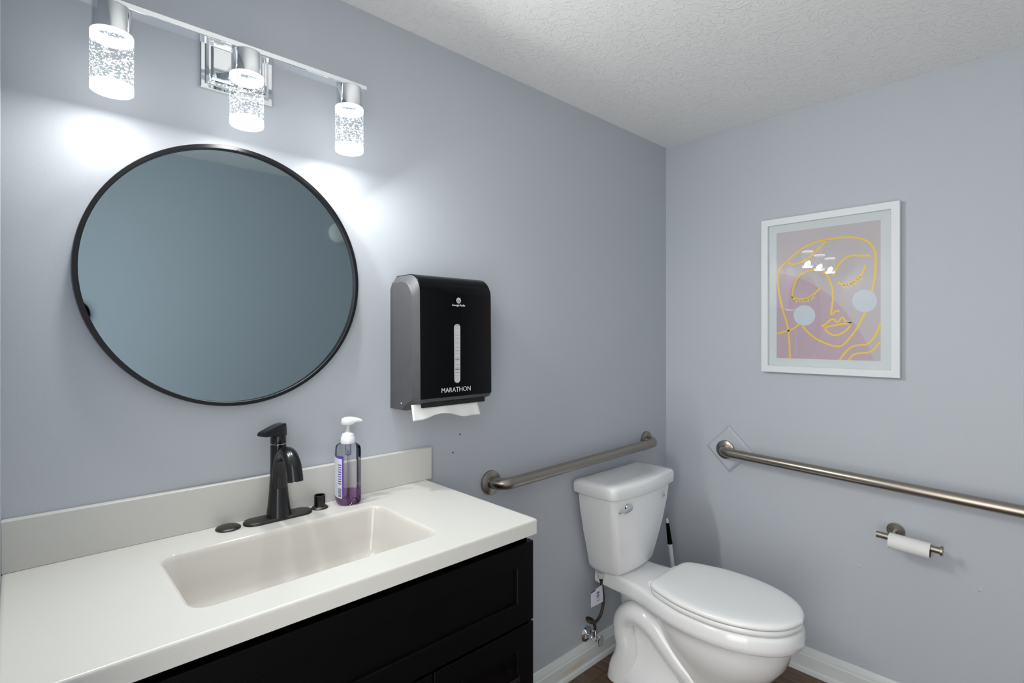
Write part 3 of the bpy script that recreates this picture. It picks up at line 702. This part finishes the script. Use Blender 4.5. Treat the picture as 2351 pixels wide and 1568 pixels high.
# ------------------------------------------------------------------ toilet  (v = distance from the back wall)
TX = -0.492
TKX = 0.004
to = thing('toilet', 'white two-piece elongated toilet with closed lid in the corner', 'toilet', (TX, -0.40, 0))
def tank_ring(hw, v0, v1, bow, r, z, n=84):
    pts = [(-hw + 0.004, v0), (-hw, v0 + 0.004)]
    m_ = 7
    for k in range(m_ + 1):      # front left fillet
        a = PI + (PI / 2) * k / m_
        pts.append((-hw + r + r * math.cos(a), v1 - r - r * math.sin(a)))
    out = pts[2:]; left = [(-hw, v0)] + [(-hw - 0.006 * math.sin(PI * t / 6), v0 + (v1 - r - v0) * t / 6) for t in range(1, 6)] + out
    fr = [(-hw + r + (2 * hw - 2 * r) * t / 14, v1 + bow * math.sin(PI * t / 14)) for t in range(1, 14)]
    right = [(-x, y) for x, y in reversed(left)]
    P = left + fr + right
    P += [(hw - 2 * hw * t / 8, v0) for t in range(1, 8)]
    return [(TX + TKX + x, -v, z) for x, v in P]
tk = build('tank', *loft([tank_ring(0.098, 0.05, 0.125, 0.006, 0.03, 0.396), tank_ring(0.115, 0.035, 0.142, 0.008, 0.034, 0.400), tank_ring(0.128, 0.028, 0.152, 0.010, 0.034, 0.408), tank_ring(0.137, 0.026, 0.160, 0.012, 0.034, 0.425),
   tank_ring(0.150, 0.025, 0.170, 0.014, 0.033, 0.48), tank_ring(0.174, 0.025, 0.182, 0.016, 0.030, 0.57), tank_ring(0.194, 0.025, 0.190, 0.017, 0.026, 0.66), tank_ring(0.2045, 0.025, 0.194, 0.018, 0.024, 0.733)]), M_porc, to, smooth=True, angle=70)
build('tank_lid', *loft([tank_ring(0.209, 0.020, 0.199, 0.019, 0.028, 0.724), tank_ring(0.2135, 0.016, 0.204, 0.020, 0.029, 0.7255), tank_ring(0.2175, 0.014, 0.208, 0.021, 0.030, 0.731), tank_ring(0.2195, 0.013, 0.209, 0.021, 0.030, 0.761), tank_ring(0.218, 0.0145, 0.2075, 0.021, 0.030, 0.771),
   tank_ring(0.212, 0.019, 0.202, 0.020, 0.029, 0.7770), tank_ring(0.190, 0.033, 0.187, 0.018, 0.03, 0.7795), tank_ring(0.14, 0.06, 0.16, 0.012, 0.03, 0.781)]), M_porc, to, smooth=True, angle=70)
# flush lever
hp = Vector((TX - 0.118, -0.205, 0.688))
hb = build('flush_handle', *merge(lathe(hp + Vector((0, 0.010, 0)), (0, -1, 0), [(0.016, 0), (0.016, 0.006), (0.012, 0.012), (0.004, 0.0135)], 24),
   sweep([hp + Vector((0.004, -0.006, 0.002)), hp + Vector((-0.02, -0.012, 0.0)), hp + Vector((-0.050, -0.014, -0.003)), hp + Vector((-0.074, -0.012, -0.002)), hp + Vector((-0.080, -0.011, -0.001))], [(0.006, 0.0135), (0.0060, 0.0110), (0.0055, 0.0075), (0.0045, 0.0070), (0.002, 0.004)], 16)), M_chrome, tk, smooth=True, origin=to.location, angle=60)
st_ = onA(1524, 1137, -0.2025)
build('sticker', [(st_.x - 0.010, -0.2045, st_.z - 0.014), (st_.x + 0.008, -0.2010, st_.z - 0.014), (st_.x + 0.008, -0.2022, st_.z + 0.014), (st_.x - 0.010, -0.2057, st_.z + 0.014)], [(0, 1, 2, 3)], M_white, tk, origin=to.location)
build('sticker_print', [(st_.x - 0.004, -0.2048, st_.z - 0.004), (st_.x + 0.003, -0.2040, st_.z - 0.004), (st_.x + 0.003, -0.2044, st_.z + 0.006), (st_.x - 0.004, -0.2052, st_.z + 0.006)], [(0, 1, 2, 3)], M_teal, tk, origin=to.location)
NR = 96
def oval(half, z, sx=1.0, grow=0.0, vc=0.5):
    """half profile [(v, halfwidth)...] from back to front tip -> closed smooth outline"""
    h = spline([(v, w, 0) for v, w in half], 8)
    P = [(-w, v) for v, w, _ in h] + [(w, v) for v, w, _ in reversed(h)][1:]
    if half[0][1] < 1e-6: P = P[:-1]
    R_ = resample([(x, v, 0) for x, v in P], NR)
    out = []
    for p in R_:
        d = Vector((p.x, p.y - vc, 0)); l = d.length
        q = d * ((l + grow) / l) if l > 0 else d
        out.append((TX + q.x * sx, -(q.y + vc), z))
    return out
rim = [(0.030, 0.102), (0.10, 0.108), (0.18, 0.114), (0.26, 0.132), (0.33, 0.158), (0.40, 0.178), (0.47, 0.187), (0.54, 0.186), (0.61, 0.174), (0.68, 0.146), (0.735, 0.102), (0.765, 0.052), (0.775, 0.0)]
build('rim', *loft([oval(rim, 0.345, grow=-0.020), oval(rim, 0.346, grow=-0.005), oval(rim, 0.350, grow=-0.001), oval(rim, 0.366, grow=0.0), oval(rim, 0.388, grow=-0.002), oval(rim, 0.398, grow=-0.006), oval(rim, 0.402, grow=-0.014), oval(rim, 0.403, grow=-0.04)]), M_porc, to, smooth=True, angle=70)
def egg(vb, vf, hw, z, e=2.2):
    vm = vb + (vf - vb) * 0.52; out = []
    for k in range(64):
        t = 2 * PI * k / 64; c, s = math.cos(t), math.sin(t)
        x = hw * math.copysign(abs(s) ** (2 / e), s)
        v = vm + (vf - vm if c > 0 else vm - vb) * math.copysign(abs(c) ** (2 / e), c)
        out.append((TX + x, -v, z))
    return out
build('bowl', *loft([egg(0.26, 0.746, 0.162, 0.355), egg(0.262, 0.745, 0.161, 0.34), egg(0.27, 0.736, 0.158, 0.30), egg(0.285, 0.722, 0.150, 0.26), egg(0.305, 0.694, 0.133, 0.22), egg(0.325, 0.662, 0.115, 0.185), egg(0.335, 0.632, 0.101, 0.155), egg(0.335, 0.612, 0.093, 0.125), egg(0.330, 0.602, 0.090, 0.09), egg(0.325, 0.602, 0.092, 0.05), egg(0.32, 0.61, 0.102, 0.02), egg(0.32, 0.615, 0.106, 0.0)]), M_porc, to, smooth=True, angle=70)
build('pedestal', *loft([egg(0.085, 0.60, 0.122, 0.0, 4.5), egg(0.085, 0.60, 0.122, 0.022, 4.5), egg(0.09, 0.58, 0.112, 0.045, 4), egg(0.095, 0.54, 0.085, 0.075, 3.5), egg(0.10, 0.50, 0.066, 0.11, 3), egg(0.10, 0.48, 0.058, 0.20, 3), egg(0.095, 0.46, 0.062, 0.30, 3), egg(0.07, 0.46, 0.085, 0.355, 4)]), M_porc, to, smooth=True, angle=70)
build('bowl_neck', *loft([egg(0.27, 0.46, 0.112, 0.352), egg(0.285, 0.455, 0.100, 0.30), egg(0.31, 0.47, 0.092, 0.24), egg(0.34, 0.51, 0.088, 0.18), egg(0.37, 0.55, 0.089, 0.12), egg(0.395, 0.59, 0.094, 0.06), egg(0.40, 0.605, 0.104, 0.0)]), M_porc, to, smooth=True, angle=70)
for s in (-1, 1):
    pth = [(0.50, 0.075), (0.445, 0.115), (0.385, 0.165), (0.335, 0.210), (0.287, 0.250), (0.236, 0.272), (0.184, 0.264), (0.152, 0.228), (0.151, 0.182), (0.163, 0.138), (0.160, 0.090), (0.148, 0.045), (0.145, 0.004)]
    xs = [0.050, 0.058, 0.066, 0.070, 0.071, 0.071, 0.071, 0.072, 0.073, 0.074, 0.076, 0.079, 0.080]
    P3 = spline([(TX + s * x, -v, z) for (v, z), x in zip(pth, xs)], 7)
    rr_ = [0.038, 0.041, 0.043, 0.044, 0.044, 0.044, 0.044, 0.042, 0.041, 0.042, 0.045, 0.051, 0.056]
    rl = spline([(r, 0, 0) for r in rr_], 7)
    build('trapway', *sweep(P3, [p.x for p in rl], 24), M_porc, to, smooth=True, angle=70)
seat = [(0.294, 0.0), (0.295, 0.06), (0.298, 0.114), (0.318, 0.140), (0.37, 0.161), (0.44, 0.180), (0.52, 0.185), (0.59, 0.177), (0.66, 0.153), (0.72, 0.112), (0.757, 0.058), (0.772, 0.0)]
build('seat_ring', *loft([oval(seat, 0.405, grow=-0.006), oval(seat, 0.408, grow=-0.002), oval(seat, 0.419, grow=-0.001), oval(seat, 0.423, grow=-0.004)]), M_seat, to, smooth=True, angle=50)
build('seat_lid', *loft([oval(seat, 0.4255, grow=-0.002), oval(seat, 0.4275, grow=0.001), oval(seat, 0.435, grow=0.002), oval(seat, 0.441, grow=-0.002), oval(seat, 0.4445, grow=-0.010), oval(seat, 0.4465, grow=-0.024), oval(seat, 0.448, grow=-0.06), oval(seat, 0.4485, grow=-0.12)]), M_seat, to, smooth=True, angle=60)
for s in (-1, 1):
    box('seat_hinge', TX + s * 0.075 - 0.024, TX + s * 0.075 + 0.024, -0.312, -0.272, 0.403, 0.428, M_seat, to, bevel=0.007, segs=3)
for s in (-1, 1):
    build('bolt_cap', *lathe((TX + s * 0.104, -0.30, 0.02), (0, 0, 1), [(0.014, 0), (0.0135, 0.012), (0.009, 0.019), (0.001, 0.021)], 20), M_porc, to, smooth=True)

# ------------------------------------------------------------------ water supply
VV = Vector((-0.612, 0, 0.127))
va = thing('stop_valve', 'chrome water stop valve on the wall beside the toilet base', 'valve', VV)
build('escutcheon', *lathe(VV - Vector((0, 0.0004, 0)), (0, -1, 0), [(0.033, 0), (0.033, 0.002), (0.026, 0.008), (0.014, 0.012), (0.010, 0.013)], 32), M_chrome, va, smooth=True, angle=40)
build('valve_body', *merge(lathe(VV, (0, -1, 0), [(0.008, 0), (0.008, 0.022), (0.0115, 0.023), (0.0115, 0.034), (0.010, 0.036), (0.010, 0.052), (0.0065, 0.054), (0.0045, 0.056), (0.0045, 0.072)], 20), lathe(VV + Vector((0, -0.044, 0)), (0, 0, 1), [(0.008, 0), (0.008, 0.018), (0.0095, 0.019), (0.0095, 0.033), (0.007, 0.035)], 8)), M_chrome, va, smooth=True, angle=35)
kn = lathe(VV + Vector((0, -0.070, 0)), (0, -1, 0), [(0.004, 0), (0.018, 0.001), (0.020, 0.003), (0.019, 0.006), (0.008, 0.007)], 28)
kv = [(VV.x + (x - VV.x) * 0.85, y, VV.z + (z - VV.z) * 1.15) for x, y, z in kn[0]]
build('knob', kv, kn[1], M_chrome, va, smooth=True, angle=40)
h0 = VV + Vector((0, -0.044, 0.034))
hosep = spline([h0, h0 + Vector((-0.002, 0.0, 0.018)), (-0.630, -0.044, 0.207), (-0.655, -0.040, 0.222), (-0.668, -0.055, 0.222), (-0.650, -0.070, 0.214), (-0.618, -0.070, 0.222), (-0.594, -0.068, 0.250), (-0.588, -0.067, 0.290), (-0.594, -0.066, 0.330), (-0.599, -0.065, 0.372)], 8)
ho = thing('supply_hose', 'braided water hose looping from the stop valve up to the tank', 'hose', hosep[0])
build('hose', *sweep(hosep, 0.0062, 16), M_hose, ho, smooth=True)
build('hose_ferrule', *lathe(hosep[-1] - Vector((0, 0, 0.012)), (0, 0, 1), [(0.0072, 0), (0.0078, 0.002), (0.0078, 0.014)], 20), M_bronze, ho, smooth=True)
build('coupling_nut', *lathe(hosep[-1], (0, 0, 1), [(0.012, 0), (0.0145, 0.002), (0.0145, 0.014), (0.0185, 0.016), (0.0185, 0.024), (0.012, 0.026)], 12), M_clearwhite, ho, smooth=True, angle=30)
# paper tag wrapped on the hose
def tagq(u, w, dy=0.0): # u 0..1 across, w 0..1 up
    p = Vector((-0.676 + 0.082 * u, -0.0745 - dy + 0.004 * u, 0.283 + 0.060 * w - 0.006 * u + 0.010 * w * u)); return p
tgp = build('hose_tag', [tagq(0, 0), tagq(.5, 0), tagq(1, 0), tagq(1, 1), tagq(.5, 1), tagq(0, 1)], [(0, 1, 4, 5), (1, 2, 3, 4)], mat('tag_paper', srgb(222, 226, 236), 0.5), ho, origin=hosep[0])
gs = []
for k in range(7):
    z0 = 0.22 + k * 0.085
    if k in (1,): continue
    gs.append(([tagq(0.46, z0, .0006), tagq(0.68, z0, .0006), tagq(0.68, z0 + (0.055 if k % 2 else 0.03), .0006), tagq(0.46, z0 + (0.055 if k % 2 else 0.03), .0006)], [(0, 1, 2, 3)]))
build('tag_print', *merge(*gs), M_ink, tgp, origin=hosep[0])
build('tag_header', [tagq(0.0, .91, .0006), tagq(0.36, .91, .0006), tagq(0.36, 1, .0006), tagq(0.0, 1, .0006)], [(0, 1, 2, 3)], mat('tag_purple', srgb(120, 40, 120), 0.5), tgp, origin=hosep[0])

# ------------------------------------------------------------------ toilet brush in the corner behind the tank
bb = Vector((-0.095, -0.120, 0))
br = thing('toilet_brush', 'white toilet brush with black grip standing between tank and wall', 'toilet brush', bb)
build('holder', *lathe(bb, (0, 0, 1), [(0.052, 0), (0.053, 0.004), (0.046, 0.10), (0.040, 0.13), (0.037, 0.13), (0.036, 0.02)], 36, True, True), M_white, br, smooth=True, angle=40)
ht = Vector((-0.135, -0.085, 0.505)); dirb = (bb + Vector((0, 0, 0.06)) - ht)
def hp_(t): return ht + dirb * t
def tube(t0_, t1_, r0, r1, name, m_):
    n_ = 6; pp = [hp_(t0_ + (t1_ - t0_) * k / n_) for k in range(n_ + 1)]
    return build(name, *sweep(pp, [r0 + (r1 - r0) * k / n_ for k in range(n_ + 1)], 18), m_, br, smooth=True)
tube(0.0, 0.05, 0.004, 0.0075, 'hanging_tip', M_white)
tube(0.045, 0.26, 0.0075, 0.0115, 'grip', M_dispblk)
tube(0.25, 1.0, 0.0095, 0.0085, 'handle', M_white)

# ------------------------------------------------------------------ things on the opposite wall, seen in the mirror
sd = Vector((-0.858, YD, 1.965))
tag(build('smoke_detector', *lathe(sd + Vector((0, 0.0004, 0)), (0, 1, 0), [(0.062, 0), (0.063, 0.006), (0.060, 0.020), (0.050, 0.030), (0.030, 0.034), (0.001, 0.0345)], 40), M_det, smooth=True, origin=sd), 'round white detector on the opposite wall seen reflected in the mirror', 'smoke detector')
rk = Vector((-2.125, YD, 1.436))
tag(build('round_wall_fixture', *lathe(rk + Vector((0, 0.0004, 0)), (0, 1, 0), [(0.070, 0), (0.072, 0.006), (0.068, 0.022), (0.058, 0.026), (0.055, 0.022), (0.030, 0.022), (0.026, 0.028), (0.001, 0.029)], 40), M_cab, smooth=True, origin=rk, angle=35), 'round black fixture on the opposite wall showing at the mirror edge', 'wall fixture')
